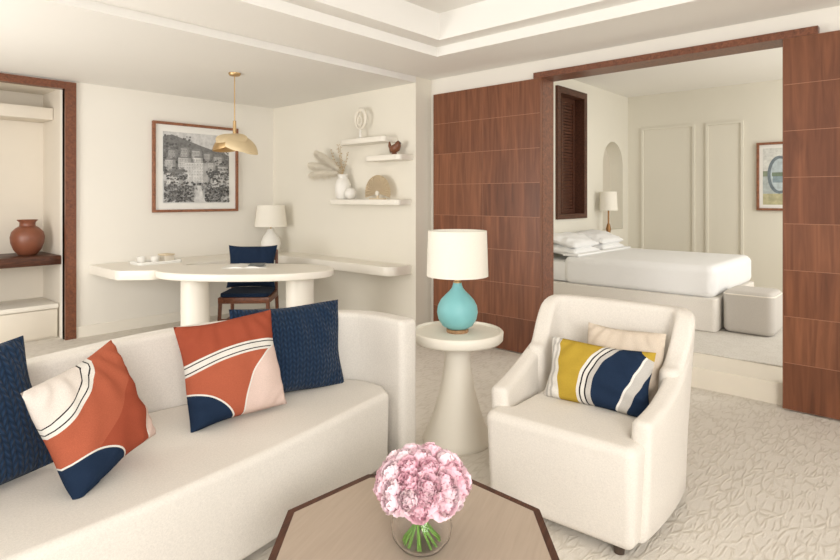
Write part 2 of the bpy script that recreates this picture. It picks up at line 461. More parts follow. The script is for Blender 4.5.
# ================================================================ SETTING
XS, XD, YP, YC = 4.235, 4.47, 6.38, 3.87          # shelf wall, door wall, picture wall, alcove corner
ZA, ZS = 2.56, 2.62                                # alcove ceiling, living soffit
FB = .15                                           # bedroom floor level
struct('floor', boxes((-3.2, 4.5, -3.2, 7.2, -.1, 0)), M_carpet)
struct('floor_bedroom', boxes((4.5, 8.6, -1.6, 3.6, -.1, FB)), M_stone)
struct('wall_left', boxes((1.84, 4.4, YP, YP+.14, 0, 2.8), (.5, 1.84, YP, YP+.14, 2.5, 2.8), (-3.2, .5, YP, YP+.14, 0, 2.8)), M_wall)
struct('wall_niche', boxes((.5, 1.9, 7.08, 7.2, 0, 2.6), (1.84, 1.96, YP+.14, 7.08, 0, 2.6), (.38, .5, YP+.14, 7.08, 0, 2.6), (.38, 1.96, YP+.14, 7.2, 2.5, 2.6)), M_niche)
struct('wall_back', boxes((XS, XD+.15, YC, YP+.14, 0, 2.8)), M_wall2)
struct('wall_right', boxes((XD, XD+.15, 2.60, YC, 0, 3.0), (XD, XD+.15, .6, 2.60, 2.48, 3.0), (XD, XD+.15, -3.2, .6, 0, 3.0)), M_wall)
struct('ceiling_alcove', boxes((-3.2, XS, YC, YP, ZA, ZA+.1)), M_ceil2)
bm = boxes((3.76, XD, -3.2, YC+.02, ZS, 3.1), (-3.2, 3.76, 3.19, YC+.02, ZS, 3.1))
box(bm, 3.60, 3.76, -3.2, 3.19, 2.70, 3.1); box(bm, -3.2, 3.60, 3.03, 3.19, 2.70, 3.1)
box(bm, -3.2, 3.60, -3.2, 3.03, 2.92, 3.1)
struct('ceiling', bm, M_ceil)
# bedroom shell; the headboard wall has a window opening and a true arched recess
BX, BY, BZ = 8.42, 3.4, 2.9
ac, ar, asp, abz, WT = 7.89, .34, 1.86, .95, .2
WX0, WX1, WZ0, WZ1 = 6.22, 7.0, 1.14, 2.76
bm = boxes((XD+.15, WX0, BY, BY+WT, FB, BZ), (WX1, ac-ar, BY, BY+WT, FB, BZ), (ac+ar, BX, BY, BY+WT, FB, BZ), (WX0, WX1, BY, BY+WT, FB, WZ0), (WX0, WX1, BY, BY+WT, WZ1, BZ), (ac-ar, ac+ar, BY, BY+WT, FB, abz))
arc = [(ac+ar*math.cos(a), asp+ar*math.sin(a)) for a in [PI*k/24 for k in range(25)]]
for (xa, za), (xb, zb) in zip(arc, arc[1:]):
    v = [bm.verts.new(q) for q in ((xa, BY, za), (xb, BY, zb), (xb, BY, BZ), (xa, BY, BZ))]; bm.faces.new(v)
    v2 = [bm.verts.new(q) for q in ((xa, BY, za), (xb, BY, zb), (xb, BY+WT, zb), (xa, BY+WT, za))]; bm.faces.new(v2)
struct('wall_bedroom_left', bm, M_bwall)
struct('wall_bedroom_niche', boxes((ac-ar-.1, ac+ar+.1, BY+WT, BY+WT+.05, abz-.1, asp+ar+.1)), M_bniche)
struct('wall_bedroom_back', boxes((BX, BX+.15, -1.6, BY+.15, FB, BZ)), M_bwall)
struct('ceiling_bedroom', boxes((XD+.15, BX+.15, -1.6, BY+.15, BZ, BZ+.1)), M_ceil)
bm = boxes((1.84, 1.935, YP-.035, YP+.06, 0, 2.545), (.42, 1.84, YP-.035, YP+.06, 2.475, 2.545), (.42, .5, YP-.035, YP+.06, 0, 2.475))
struct('trim_1', bm, M_wood)
bm = boxes((XD-.02, XD+.17, 2.555, 2.60, 0, 2.48), (XD-.07, XD+.17, .55, 2.62, 2.45, 2.50), (XD+.0, XD+.17, .6, .645, 0, 2.45))
struct('trim_2', bm, M_wood)
struct('baseboard_left', boxes((1.935, XS, YP-.018, YP, 0, .11)), M_cream)
struct('baseboard_back', boxes((XS-.018, XS, YC, YP-.018, 0, .11)), M_cream)
struct('baseboard_bedroom', boxes((BX-.018, BX, -1.6, BY, FB, FB+.11)), M_bwall)
def mould(y0, y1, z0, z1, w=.03, d=.022):
    return [(BX-d, BX, y0, y0+w, z0, z1), (BX-d, BX, y1-w, y1, z0, z1), (BX-d, BX, y0+w, y1-w, z1-w, z1), (BX-d, BX, y0+w, y1-w, z0, z0+w)]
struct('trim_3', boxes(*mould(2.46, 3.20, .45, 2.42)), M_bwall)
struct('trim_4', boxes(*mould(1.86, 2.32, .45, 2.42)), M_bwall)
w = struct('window_1', boxes((WX0, WX0+.07, BY-.035, BY+.18, WZ0, WZ1), (WX1-.08, WX1, BY-.035, BY+.18, WZ0, WZ1), (WX0+.07, WX1-.08, BY-.035, BY+.18, WZ1-.08, WZ1), (WX0+.07, WX1-.08, BY-.035, BY+.18, WZ0, WZ0+.06)), M_dwood)
finish('window_panel', boxes((WX0+.07, WX0+.34, BY+.15, BY+.18, WZ0+.06, WZ1-.08)), M_bniche, w, 0)
xa, xb = WX0+.34, WX1-.08
bm = boxes((xa, xa+.05, BY+.10, BY+.18, WZ0+.06, WZ1-.08), (xb-.05, xb, BY+.10, BY+.18, WZ0+.06, WZ1-.08), (xa+.05, xb-.05, BY+.10, BY+.18, WZ1-.14, WZ1-.08), (xa+.05, xb-.05, BY+.10, BY+.18, WZ0+.06, WZ0+.12), (xa+.05, xb-.05, BY+.15, BY+.18, WZ0+.12, WZ1-.14))
for k in range(34): box(bm, xa+.05, xb-.05, BY+.11, BY+.145, WZ0+.13+k*.0398, WZ0+.162+k*.0398)
finish('shutter', bm, M_dwood, w, 0)
rd = random.Random(5)
def sliding_door(name, y0, y1):
    bm = bmesh.new(); Wd = y1-y0; zt = 2.45; z0 = .012
    box(bm, .012, .05, 0, Wd, z0, zt, mi=3)
    rows = 8; cols = 2; ch = (zt-z0)/rows; cw = Wd/cols; g = .0022
    for r_ in range(rows):
        for c_ in range(cols):
            box(bm, 0.0105, .0125, c_*cw+g, (c_+1)*cw-g, z0+r_*ch+g, z0+(r_+1)*ch-g, mi=rd.choice([0, 0, 1, 2]))
    box(bm, .009, .049, -.004, 0, z0, zt); box(bm, .009, .049, Wd, Wd+.004, z0, zt)
    o = struct(name, bm, DOORS+[M_inlay]); o.location = (XD-.073, y0, 0)
    return o
sliding_door('door_1', 2.56, 3.78)
sliding_door('door_2', -.48, .74)

# ================================================================ NICHE AT LEFT
tag(finish('wall_shelf', boxes((.505, 1.835, 6.46, 7.075, .74, .83), bev=.006), M_dwood), 'dark walnut shelf built across the recess at far left under the terracotta jar', 'shelf')
tag(finish('high_shelf', boxes((.505, 1.835, 6.72, 7.075, 2.2, 2.32), bev=.004), M_niche), 'cream high ledge across the top of the recess at far left', 'ledge')
t = thing('low_cabinet', 'low cream cabinet under the walnut shelf in the left recess', 'cabinet', (1.17, 6.79, 0))
finish('body', boxes((-.66, .66, -.24, .28, 0, .3), bev=.004), M_niche, t)
finish('top', boxes((-.66, .66, -.27, .28, .3, .345), bev=.006), M_cream, t)
for s in (0, 1): finish('door', boxes((-.65+s*.655, -.005+s*.655, -.258, -.242, .02, .29), bev=.003), M_niche, t)
t = thing('terracotta_jar', 'round dark terracotta jar with a flared neck on the walnut shelf', 'jar', (1.62, 6.75, .83))
k_ = .95
bm = bmesh.new(); lathe_solid(bm, [(r*k_, z*k_) for r, z in [(.075, 0), (.09, .01), (.125, .06), (.15, .13), (.155, .19), (.142, .245), (.105, .285), (.075, .305)]], 48)
finish('body', bm, M_terra, t, 60)
bm = bmesh.new(); lathe(bm, [(r*k_, z*k_) for r, z in [(.075, .30), (.07, .32), (.072, .345), (.092, .365), (.094, .372), (.084, .37), (.06, .345), (.058, .31), (.0, .305)]], 48)
finish('neck', bm, M_terra, t, 60)

# ================================================================ PICTURES
def paint(polys, name, parent, m):
    bm = bmesh.new(); cols = []
    for i, (pts, c) in enumerate(polys):
        vs = [bm.verts.new((x, -i*.00001, z)) for x, z in pts]
        bm.faces.new(vs); cols.append(c)
    me = bpy.data.meshes.new(name); bm.to_mesh(me); bm.free()
    ca = me.color_attributes.new('Col', 'FLOAT_COLOR', 'CORNER')
    for p in me.polygons:
        for li in p.loop_indices: ca.data[li].color = cols[p.index]
    me.materials.append(m)
    o = bpy.data.objects.new(name, me); COL.objects.link(o); o.parent = parent
    return o
def rect(x0, x1, z0, z1): return [(x0, z0), (x1, z0), (x1, z1), (x0, z1)]
def blob(x, z, rx, rz, n=9, jit=.3):
    return [(x+rx*(1+random.uniform(-jit, jit))*math.cos(2*PI*k/n), z+rz*(1+random.uniform(-jit, jit))*math.sin(2*PI*k/n)) for k in range(n)]
def picture(name, label, loc, rz, W, Hh, fw_, polys):
    t = thing(name, label, 'picture', loc, rz)
    a, b = W/2, Hh/2
    bm = bmesh.new()
    for q in ((-a, a, b-fw_, b), (-a, a, -b, -b+fw_), (-a, -a+fw_, -b+fw_, b-fw_), (a-fw_, a, -b+fw_, b-fw_)):
        box(bm, q[0], q[1], -.04, 0, q[2], q[3], bev=.003, seg=1)
    finish('frame', bm, M_frame, t)
    mb = finish('mat_board', boxes((-a+fw_, a-fw_, -.016, -.004, -b+fw_, b-fw_)), M_paper, t, 0)
    pr = paint(polys, 'print', mb, M_print); pr.location = (0, -.018, 0)
    return t
def G(v): return (v, v*.99, v*.97, 1)
hw, hh = .40, .40
pl = [(rect(-hw, hw, -hh, hh), G(.66))]
pl.append(([(-hw, -.05), (-hw, .34), (-.3, .37), (-.1, .31), (.05, .26), (.2, .22), (.32, .2), (hw, .16), (hw, -.05)], G(.22)))
def leaves(n, x0, x1, z0, z1, s, tones, sq=.8):
    for k in range(n):
        x = random.uniform(x0, x1); z = random.uniform(z0, z1); r_ = random.uniform(.45, 1)*s
        x = min(max(x, -hw+r_*1.35), hw-r_*1.35); z = min(max(z, -hh+r_*1.35), hh-r_*1.35)
        pl.append((blob(x, z, r_, r_*sq, 8, .25), G(random.choice(tones))))
leaves(260, -hw, hw, .02, .22, .015, [.15, .19, .23, .27, .32])
leaves(140, -hw, -.06, .1, .36, .016, [.13, .17, .21, .26])
def facade(x0, x1, z0, z1, tone, cols, rows, roof=.0):
    """one pale building: lit front, shaded return, cornice, balconies and small windows"""
    xm = x0+(x1-x0)*.76
    pl.append((rect(x0, xm, z0, z1), G(tone))); pl.append((rect(xm, x1, z0, z1), G(tone*.6)))
    if roof: pl.append(([(x0-.006, z1), (x1+.006, z1), (x1-.02, z1+roof), (x0+.02, z1+roof)], G(.26)))
    else: pl.append((rect(x0-.003, x1+.003, z1, z1+.006), G(tone*.5)))
    h_ = (z1-z0)/rows; w_ = (xm-x0)/cols
    for j in range(rows):
        pl.append((rect(x0, xm, z0+h_*j, z0+h_*(j+.13)), G(tone*.72)))
        for i in range(cols):
            pl.append((rect(x0+w_*(i+.38), x0+w_*(i+.64), z0+h_*(j+.28), z0+h_*(j+.72)), G(tone*.36)))
for x0, x1, z0, z1, tn, c_, r_, rf in ((-.34, -.24, .10, .19, .42, 4, 2, .02), (-.2, -.1, .12, .22, .46, 4, 2, .02), (-.07, .05, .1, .2, .5, 5, 2, .025), (.08, .17, .08, .17, .44, 4, 2, .02), (.2, .33, .04, .14, .5, 5, 2, .02)):
    facade(x0, x1, z0, z1, tn, c_, r_, rf)
leaves(90, -hw, hw, .05, .11, .016, [.1, .14, .19, .26])
for x0, x1, z0, z1, tn, c_, r_, rf in ((-.38, -.26, -.04, .08, .56, 5, 3, .02), (-.23, -.08, -.02, .11, .62, 6, 3, 0), (.1, .22, -.05, .07, .58, 5, 3, 0), (.25, .38, -.1, .03, .62, 5, 3, .02)):
    facade(x0, x1, z0, z1, tn, c_, r_, rf)
leaves(150, -hw, hw, -.1, .0, .018, [.09, .13, .18, .24, .32])
facade(-.15, .13, -.17, .06, .74, 11, 6, .0); facade(-.05, .06, .06, .12, .7, 4, 1, .02); facade(-.37, -.18, -.19, -.07, .66, 7, 3, .02); facade(.17, .36, -.22, -.1, .68, 7, 3, 0)
leaves(60, -hw, -.12, -.14, -.02, .018, [.08, .12, .17, .24]); leaves(60, .11, hw, -.16, -.04, .018, [.08, .12, .17, .24])
leaves(120, -hw, hw, -.25, -.16, .018, [.07, .11, .16, .22, .3])
pl.append(([(-.1, -hh), (.14, -hh), (.06, -.3), (.04, -.2), (-.01, -.2), (.0, -.3)], G(.66)))
leaves(260, -hw, -.05, -hh, -.2, .018, [.05, .09, .13, .18, .28, .38]); leaves(230, .09, hw, -hh, -.22, .018, [.05, .09, .13, .18, .28, .38])
picture('framed_print', 'large square black and white town photograph in a walnut frame above the desk ledge', (3.20, YP-.001, 1.745), 0, 1.03, 1.01, .03, pl)
hw2, hh2 = .25, .36
p2 = [(rect(-hw2, hw2, -hh2, hh2), S(222, 222, 216)), (rect(-hw2, hw2, -hh2, .04), S(186, 194, 192)), (rect(-hw2, hw2, .0, .07), S(140, 150, 128)), (rect(-hw2, hw2, -hh2, -.22), S(194, 188, 150))]
cir = [(-.07+.13*math.cos(2*PI*k/28), .02+.24*math.sin(2*PI*k/28)) for k in range(28)]
cir2 = [(-.06+.105*math.cos(2*PI*k/28), .02+.205*math.sin(2*PI*k/28)) for k in range(28)]
p2 += [(cir, S(118, 130, 138)), (cir2, S(192, 204, 208)), (rect(-.15, .03, .0, .05), S(126, 142, 122)), (rect(-.14, .02, -.08, 0), S(146, 164, 172))]
picture('framed_print', 'muted landscape print in a narrow wooden frame on the bedroom wall', (BX-.001, 1.385, 1.675), -PI/2, .64, .87, .03, p2)

# ================================================================ DESK WITH WALL LEDGES
ZD, ZL = .745, .722
t = thing('desk', 'cream oval writing desk on two round columns with ledges running along both walls', 'desk', (2.86, 4.75, 0), R(-48))
bm = bmesh.new(); prism(bm, [(.81*math.copysign(abs(math.cos(a))**.9, math.cos(a)), .42*math.copysign(abs(math.sin(a))**.9, math.sin(a))) for a in [2*PI*k/72 for k in range(72)]], ZD-.065, ZD, .012, 3)
finish('tabletop', bm, M_cream, t)
for sx in (-.47, .5):
    bm = bmesh.new(); lathe_solid(bm, [(.134, 0), (.134, .02), (.128, .03), (.128, ZD-.066)], 40, sx, 0)
    finish('pedestal', bm, M_cream, t)
bm = bmesh.new()
poly = [(2.06, 5.66), (2.30, 5.44), (2.62, 5.44), (2.80, 5.78), (3.93, 5.78), (3.93, 3.93), (XS-.001, 3.93), (XS-.001, YP-.001), (2.06, YP-.001)]
pr = rounded(poly, [.12, .1, .1, .2, .18, .12, 0, 0, .02], 8)
c48, s48 = math.cos(R(48)), math.sin(R(48))
pr = [((x-2.86)*c48-(y-4.75)*s48, (x-2.86)*s48+(y-4.75)*c48) for x, y in pr]
prism(bm, pr, ZL-.092, ZL, .008, 2)
finish('wall_ledge', bm, M_cream, t)
CHX, CHY = 3.185, 5.22
t = thing('desk_chair', 'dark wooden desk chair with slatted back tucked behind the oval desk', 'chair', (CHX, CHY, 0), R(-45))
bm = bmesh.new(); prism(bm, rounded([(-.24, -.24), (.24, -.24), (.22, .22), (-.22, .22)], .05), .42, .46, .012, 2); finish('seat', bm, M_navy2, t)
bm = boxes((-.25, .25, -.245, -.205, .36, .42), (-.24, .24, .19, .225, .36, .42), (-.25, -.215, -.21, .2, .36, .42), (.215, .25, -.21, .2, .36, .42), bev=.005); finish('seat_frame', bm, M_wood, t)
for sx in (-1, 1):
    bm = bmesh.new(); tube(bm, [(sx*.232, -.225, .36), (sx*.238, -.235, .18), (sx*.242, -.24, 0)], [.02, .018, .014], 10); finish('leg', bm, M_wood, t)
    bm = bmesh.new(); tube(bm, [(sx*.232, .21, .36), (sx*.236, .225, .18), (sx*.24, .25, 0)], [.02, .018, .014], 10); finish('leg', bm, M_wood, t)
bm = bmesh.new()
for sx in (-1, 1): tube(bm, [(sx*.228, .207, .36), (sx*.228, .225, .6), (sx*.222, .27, .84)], [.018, .017, .014], 10)
for z in (.56, .66, .76): box(bm, -.225, .225, .215+(z-.5)*.14, .235+(z-.5)*.14, z-.025, z+.025, bev=.006)
box(bm, -.235, .235, .25, .285, .78, .85, bev=.012)
finish('backrest', bm, M_wood, t)
bm = bmesh.new()
for z, y in ((.2, -.233), (.2, .222)): tube(bm, [(-.236, y, z), (.236, y, z)], .011, 8)
for sx in (-1, 1): tube(bm, [(sx*.237, -.23, .15), (sx*.237, .22, .15)], .011, 8)
finish('stretcher', bm, M_wood, t)
d48 = (-math.cos(R(45)), -math.sin(R(45)))
cushion('cushion', 'navy cushion standing on the desk chair seat', .50, .45, .16, M_navy2, (CHX+.08*FW[0], CHY+.08*FW[1], .69), d48, 14, 0, sag=.09)
t = thing('magazine', 'open magazine lying on the oval desk', 'magazine', (2.94, 4.88, ZD), R(-40))
for s in (-1, 1):
    bm = bmesh.new(); n = 8; A = []; B = []
    for i in range(n+1):
        x = s*.2*i/n; z = .004+.016*math.sin(PI*min(1, i/n*1.25))*(1-i/n*.6)
        A.append((bm.verts.new((x, -.14, z)), bm.verts.new((x, .14, z)))); B.append((bm.verts.new((x, -.14, .001)), bm.verts.new((x, .14, .001))))
    for i in range(n):
        bm.faces.new((A[i][0], A[i+1][0], A[i+1][1], A[i][1])); bm.faces.new((B[i][0], B[i][1], B[i+1][1], B[i+1][0]))
        bm.faces.new((A[i][0], B[i][0], B[i+1][0], A[i+1][0])); bm.faces.new((A[i][1], A[i+1][1], B[i+1][1], B[i][1]))
    bm.faces.new((A[n][0], B[n][0], B[n][1], A[n][1]))
    pg = finish('page', bm, M_paper, t)
finish('photo', boxes((.03, .175, -.11, .11, .0205, .0212)), M_ink, pg, 0)
t = thing('serving_tray', 'cream serving tray on the ledge left of the desk', 'tray', (2.58, 6.02, ZL), 0)
bm = bmesh.new(); prism(bm, rounded([(-.22, -.13), (.22, -.13), (.22, .13), (-.22, .13)], .03), 0, .012, .003, 1); finish('base', bm, M_paper, t)
bm = bmesh.new(); tube(bm, [(x, y, .02) for x, y in rounded([(-.215, -.125), (.215, -.125), (.215, .125), (-.215, .125)], .03)], .01, 8, True); finish('rim', bm, M_paper, t)
def cup():
    bm = bmesh.new(); lathe(bm, [(0, 0), (.026, 0), (.04, .02), (.046, .065), (.043, .065), (.037, .022), (0, .012)], 28); return bm
c0 = tag(finish('cup', cup(), M_whitecer, loc=(2.44, 6.04, ZL+.012)), 'white handleless cup at the left end of the serving tray', 'cup', 'cups on the tray')
c1 = c0.copy(); COL.objects.link(c1); c1.location = (2.55, 5.98, ZL+.012); c1['label'] = 'white handleless cup in the middle of the serving tray next to the box'
t = thing('box', 'small pale lidded box at the right end of the serving tray', 'box', (2.69, 6.03, ZL+.012), .2)
finish('body', boxes((-.055, .055, -.06, .06, 0, .06), bev=.004), M_stone, t); finish('lid', boxes((-.058, .058, -.063, .063, .061, .078), bev=.004), M_fan, t)
t = thing('table_lamp', 'small cream table lamp with bulb base in the corner behind the desk', 'lamp', (3.99, 6.06, ZL))
bm = bmesh.new(); lathe_solid(bm, [(.075, 0), (.08, .012), (.098, .04), (.118, .09), (.12, .125), (.108, .17), (.082, .22), (.052, .262), (.036, .30)], 40); finish('base', bm, M_whitecer, t, 60)
bm = bmesh.new(); tube(bm, [(0, 0, .295), (0, 0, .43)], .008, 10); finish('stem', bm, M_brass, t)
bm = bmesh.new(); lathe(bm, [(.195, .33), (.165, .59), (.161, .59), (.191, .33), (.195, .33)], 48); finish('lamp_shade', bm, M_shade, t, 60)

# ================================================================ PENDANT
t = thing('pendant_lamp', 'brass pendant lamp with rounded shell shade hanging above the desk', 'lamp', (2.79, 4.83, ZA))
bm = bmesh.new(); lathe_solid(bm, [(.055, 0), (.055, -.012), (.045, -.025), (.012, -.03)], 32); finish('canopy', bm, M_brass, t)
bm = bmesh.new(); tube(bm, [(0, 0, -.03), (0, 0, -.56)], .005, 10); finish('rod', bm, M_brass, t)
bm = bmesh.new(); lathe_solid(bm, [(.006, -.44), (.014, -.445), (.016, -.55), (.022, -.58), (.016, -.61)], 24); so = finish('socket', bm, M_brass, t)
def lobe(rot, mt, rmax, drop, half, th0, lift=0, cut=.22):
    """one curved shell lobe of the dome: a thin sheet that arches out and down"""
    bm = bmesh.new(); ns, na = 18, 36; rows = []
    for side in (0, 1):
        g = []
        for i in range(ns+1):
            s = i/ns; row = []
            for k in range(na+1):
                u = -1+2*k/na; a = rot+u*half
                edge = 1-.06*u*u*s; rr = rmax*math.sin(s*PI/2)*edge
                z = -.575+lift-drop*(1-math.cos(s*PI/2))*(1-cut*u**4)-side*th0
                row.append(bm.verts.new((rr*math.cos(a)+.0003*k*(i == 0), rr*math.sin(a), z)))
            g.append(row)
        rows.append(g)
    for g in rows:
        for i in range(ns):
            for k in range(na): bm.faces.new((g[i][k], g[i+1][k], g[i+1][k+1], g[i][k+1]))
    A, B = rows
    for i in range(ns):
        for k in (0, na): bm.faces.new((A[i][k], A[i+1][k], B[i+1][k], B[i][k]))
    for k in range(na):
        bm.faces.new((A[ns][k], A[ns][k+1], B[ns][k+1], B[ns][k]))
    return finish('shade_lobe', bm, mt, t, 60)
base_a = math.atan2(RT[1], RT[0])
lobe(base_a+PI, M_brass, .195, .15, R(96), .002, 0, .3); lobe(base_a, M_shell, .210, .18, R(96), .002, .006, .3)
lobe(base_a-PI/2, M_shell, .18, .12, R(60), .002, .014, .5)
bm = bmesh.new(); bmesh.ops.create_uvsphere(bm, u_segments=20, v_segments=12, radius=.026, matrix=Matrix.Translation((0, 0, -.635))); finish('bulb', bm, M_whitecer, so, 60)

# ================================================================ WALL SHELVES AND ORNAMENTS
def wshelf(y0, y1, zt, label, dep=.2):
    bm = bmesh.new(); prism(bm, rounded([(XS-dep, y0), (XS-.001, y0), (XS-.001, y1), (XS-dep, y1)], [.05, 0, 0, .05]), zt-.055, zt, .005, 2)
    return tag(finish('wall_shelf', bm, M_cream), label, 'shelf', 'floating wall shelves')
wshelf(4.13, 4.82, 2.03, 'topmost short cream floating shelf carrying the ring sculpture')
wshelf(3.91, 4.42, 1.835, 'middle cream floating shelf carrying the brown bird')
wshelf(3.93, 5.0, 1.385, 'lowest and longest cream floating shelf carrying the vase and fan')
xo = XS-.105
t = thing('ring_sculpture', 'pale ring sculpture on a small foot on the topmost shelf', 'sculpture', (xo, 4.58, 2.03), 0)
bm = bmesh.new(); tube(bm, [(0, .08*math.cos(a), .215+.105*math.sin(a)) for a in [2*PI*k/36 for k in range(36)]], [.016+.005*math.sin(2*PI*k/36) for k in range(36)], 10, True); ri = finish('ring', bm, M_plaster, t, 60)
bm = bmesh.new(); tube(bm, [(0, .034*math.cos(a)+.01, .2+.048*math.sin(a)) for a in [2*PI*k/28 for k in range(28)]], .010, 8, True); finish('inner_ring', bm, M_plaster, ri, 60)
bm = bmesh.new(); lathe_solid(bm, [(.045, 0), (.045, .014), (.016, .026), (.011, .105)], 24); finish('foot', bm, M_whitecer, t)
t = thing('bird_figurine', 'brown glazed bird figurine on the middle floating shelf', 'figurine', (xo, 4.07, 1.835), 0)
bm = bmesh.new(); tube(bm, [(0, .055, .03), (0, .04, .05), (0, .01, .06), (0, -.03, .075), (0, -.05, .1), (0, -.055, .125), (0, -.056, .142)], [.008, .03, .045, .045, .034, .026, .008], 14); finish('body', bm, M_brown, t, 60)
bm = bmesh.new(); tube(bm, [(0, .045, .055), (0, .065, .1), (0, .07, .145)], [.016, .018, .006], 10); finish('tail', bm, M_brown, t, 60)
bm = bmesh.new(); tube(bm, [(0, -.07, .122), (0, -.1, .115)], [.01, .002], 8); finish('beak', bm, M_black, t, 60)
bm = bmesh.new(); lathe_solid(bm, [(.03, 0), (.03, .01), (.018, .03)], 20); finish('foot', bm, M_brown, t)
vy, vx = 4.86, XS-.11
t = thing('vase', 'white textured vase holding pampas on the lowest shelf', 'vase', (vx, vy, 1.385))
bm = bmesh.new(); lathe(bm, [(0, 0), (.06, 0), (.078, .02), (.09, .09), (.088, .16), (.07, .21), (.05, .235)], 36); finish('body', bm, M_whitecer, t, 60)
bm = bmesh.new(); lathe(bm, [(.05, .235), (.052, .26), (.062, .275), (.056, .275), (.044, .255), (.042, .235), (.04, .1), (0, .08)], 36); finish('neck', bm, M_whitecer, t, 60)
def plume(tip, label, n=7000):
    base = Vector((vx, vy, 1.385+.12)); tip = Vector(tip); mid = base.lerp(tip, .5)+Vector((0, 0, .10))
    t = thing('pampas_stem', label, 'dried plant', base, 0, 'pampas plumes in the white vase')
    pts = catmull([base-base, Vector((0, 0, .17))*.9, mid-base, tip-base], 20)
    bm = bmesh.new(); tube(bm, pts[:10], .0028, 6); finish('stalk', bm, M_twig, t)
    bm = bmesh.new()
    tube(bm, pts[8:], [.003, .005, .008, .010, .011, .011, .011, .010, .009, .007, .005, .003, .001][:len(pts[8:])], 6)
    for k in range(n):
        f = random.uniform(.38, 1); i = min(19, int(f*20)); p = pts[i].lerp(pts[i+1], f*20-i)
        d = (pts[i+1]-pts[i]).normalized(); e = Vector((random.gauss(0, 1), random.gauss(0, 1), random.gauss(0, 1))); e -= e.dot(d)*d; e.normalize()
        ln = (.072*math.sin(PI*min(1, max(.08, (1.05-f)*1.4)))**.5+.014)*random.betavariate(2.2, 1.6)
        e2 = (e+Vector((random.gauss(0, .5), random.gauss(0, .5), random.gauss(0, .5)))).normalized()
        m_ = p+d*ln*.25+e*ln*.5; q = p+d*ln*.45+e2*ln*1.0+Vector((0, 0, -ln*.45)); sd = d.cross(e)*.0012
        a = bm.verts.new(p-sd); b = bm.verts.new(p+sd); c = bm.verts.new(m_+sd); c2 = bm.verts.new(m_-sd); q_ = bm.verts.new(q)
        bm.faces.new((a, b, c, c2)); bm.faces.new((c2, c, q_))
    finish('plume', bm, M_pampas, t, 80)
plume((vx-.05, 5.40, 1.79), 'cream pampas plume reaching farthest left from the vase')
plume((vx-.08, 5.24, 1.92), 'cream pampas plume standing second from the left in the vase')
plume((vx-.11, 5.30, 1.67), 'lowest drooping cream pampas plume left of the vase')
def twig(tip):
    base = Vector((vx, vy, 1.385+.12)); tip = Vector(tip)
    t = thing('dried_twig', 'thin dried twig with small buds standing in the white vase', 'dried plant', base, 0, 'dried twigs in the white vase')
    pts = catmull([Vector((0, 0, 0)), Vector((0, 0, .16)), (tip-base)*.6+Vector((0, 0, .03)), tip-base], 12)
    bm = bmesh.new(); tube(bm, pts, .0022, 6)
    for k in range(18):
        p = pts[5+k % 8]; e = Vector((random.uniform(-1, 1), random.uniform(-1, 1), random.uniform(0, 1))).normalized()
        tube(bm, [p, p+e*.01, p+e*.018, p+e*.024], [.0012, .0025, .0045, .0015], 6)
    finish('budded_stalk', bm, M_twig, t, 60)
for tp in ((vx-.04, 5.02, 1.93), (vx-.02, 4.92, 1.98), (vx-.06, 4.84, 1.95), (vx-.01, 4.78, 1.89)): twig(tp)
bm = bmesh.new(); bmesh.ops.create_uvsphere(bm, u_segments=32, v_segments=20, radius=.064, matrix=Matrix.Translation((0, 0, .0635)))
tag(finish('decorative_ball', bm, M_whitecer, smooth=80, loc=(XS-.145, 4.695, 1.385)), 'white ball beside the vase on the lowest shelf', 'ornament')
t = thing('fan_ornament', 'pale fan shaped disc ornament standing on the lowest shelf', 'ornament', (XS-.09, 4.33, 1.385), 0)
bm = bmesh.new(); n = 44; F1 = []; F2 = []
for k in range(n+1):
    a = PI*(-.08+1.16*k/n); z = .003*(-1)**k; rr = .185
    F1.append(bm.verts.new((z, rr*1.04*math.cos(a), .065+rr*1.03*math.sin(a)))); F2.append(bm.verts.new((0, .02*math.cos(a), .065+.02*math.sin(a))))
for k in range(n): bm.faces.new((F1[k], F1[k+1], F2[k+1], F2[k]))
bmesh.ops.solidify(bm, geom=bm.faces[:], thickness=.006)
finish('pleated_leaf', bm, M_fan, t, 0)
bm = bmesh.new(); tube(bm, [(-.012, 0, .065), (.012, 0, .065)], .026, 20); finish('hub', bm, M_plaster, t)
finish('stand', boxes((-.03, .03, -.1, .1, 0, .015), (-.008, .008, -.012, .012, .013, .06), bev=.003), M_fan, t)

# ================================================================ SOFA
t = thing('sofa', 'long ivory upholstered sofa with a curved wraparound back', 'sofa', (1.0, 2.2, 0))
off = Vector((-1.0, -2.2, 0))
bp = [(-.35, 2.74), (.2, 2.795), (.8, 2.79), (1.3, 2.74), (1.72, 2.655), (1.97, 2.565), (2.12, 2.44), (2.18, 2.28), (2.175, 2.06)]
bpath = [p+off for p in catmull([(x, y, 0) for x, y in bp], 60)]
def bz(x):
    f = max(0, min(1, (x-.35)/1.0)); f = f*f*(3-2*f); return .71+.055*f
bm = bmesh.new(); sweep_wall(bm, bpath, .12, .05, [bz(p.x+1.0) for p in bpath], .026, sq=.3); finish('backrest', bm, M_sofa, t, 50)
inner = catmull([(x, y, 0) for x, y in [(-.35, 2.672), (.2, 2.728), (.8, 2.723), (1.3, 2.672), (1.70, 2.588), (1.93, 2.498), (2.055, 2.39), (2.108, 2.27), (2.108, 2.15)]], 30)
inner = [(p.x, p.y) for p in inner]
FRC = [(1.98, 2.045), (1.55, 1.965), (1.12, 1.905), (.7, 1.87), (.3, 1.865), (-.1, 1.885), (-.35, 1.91)]
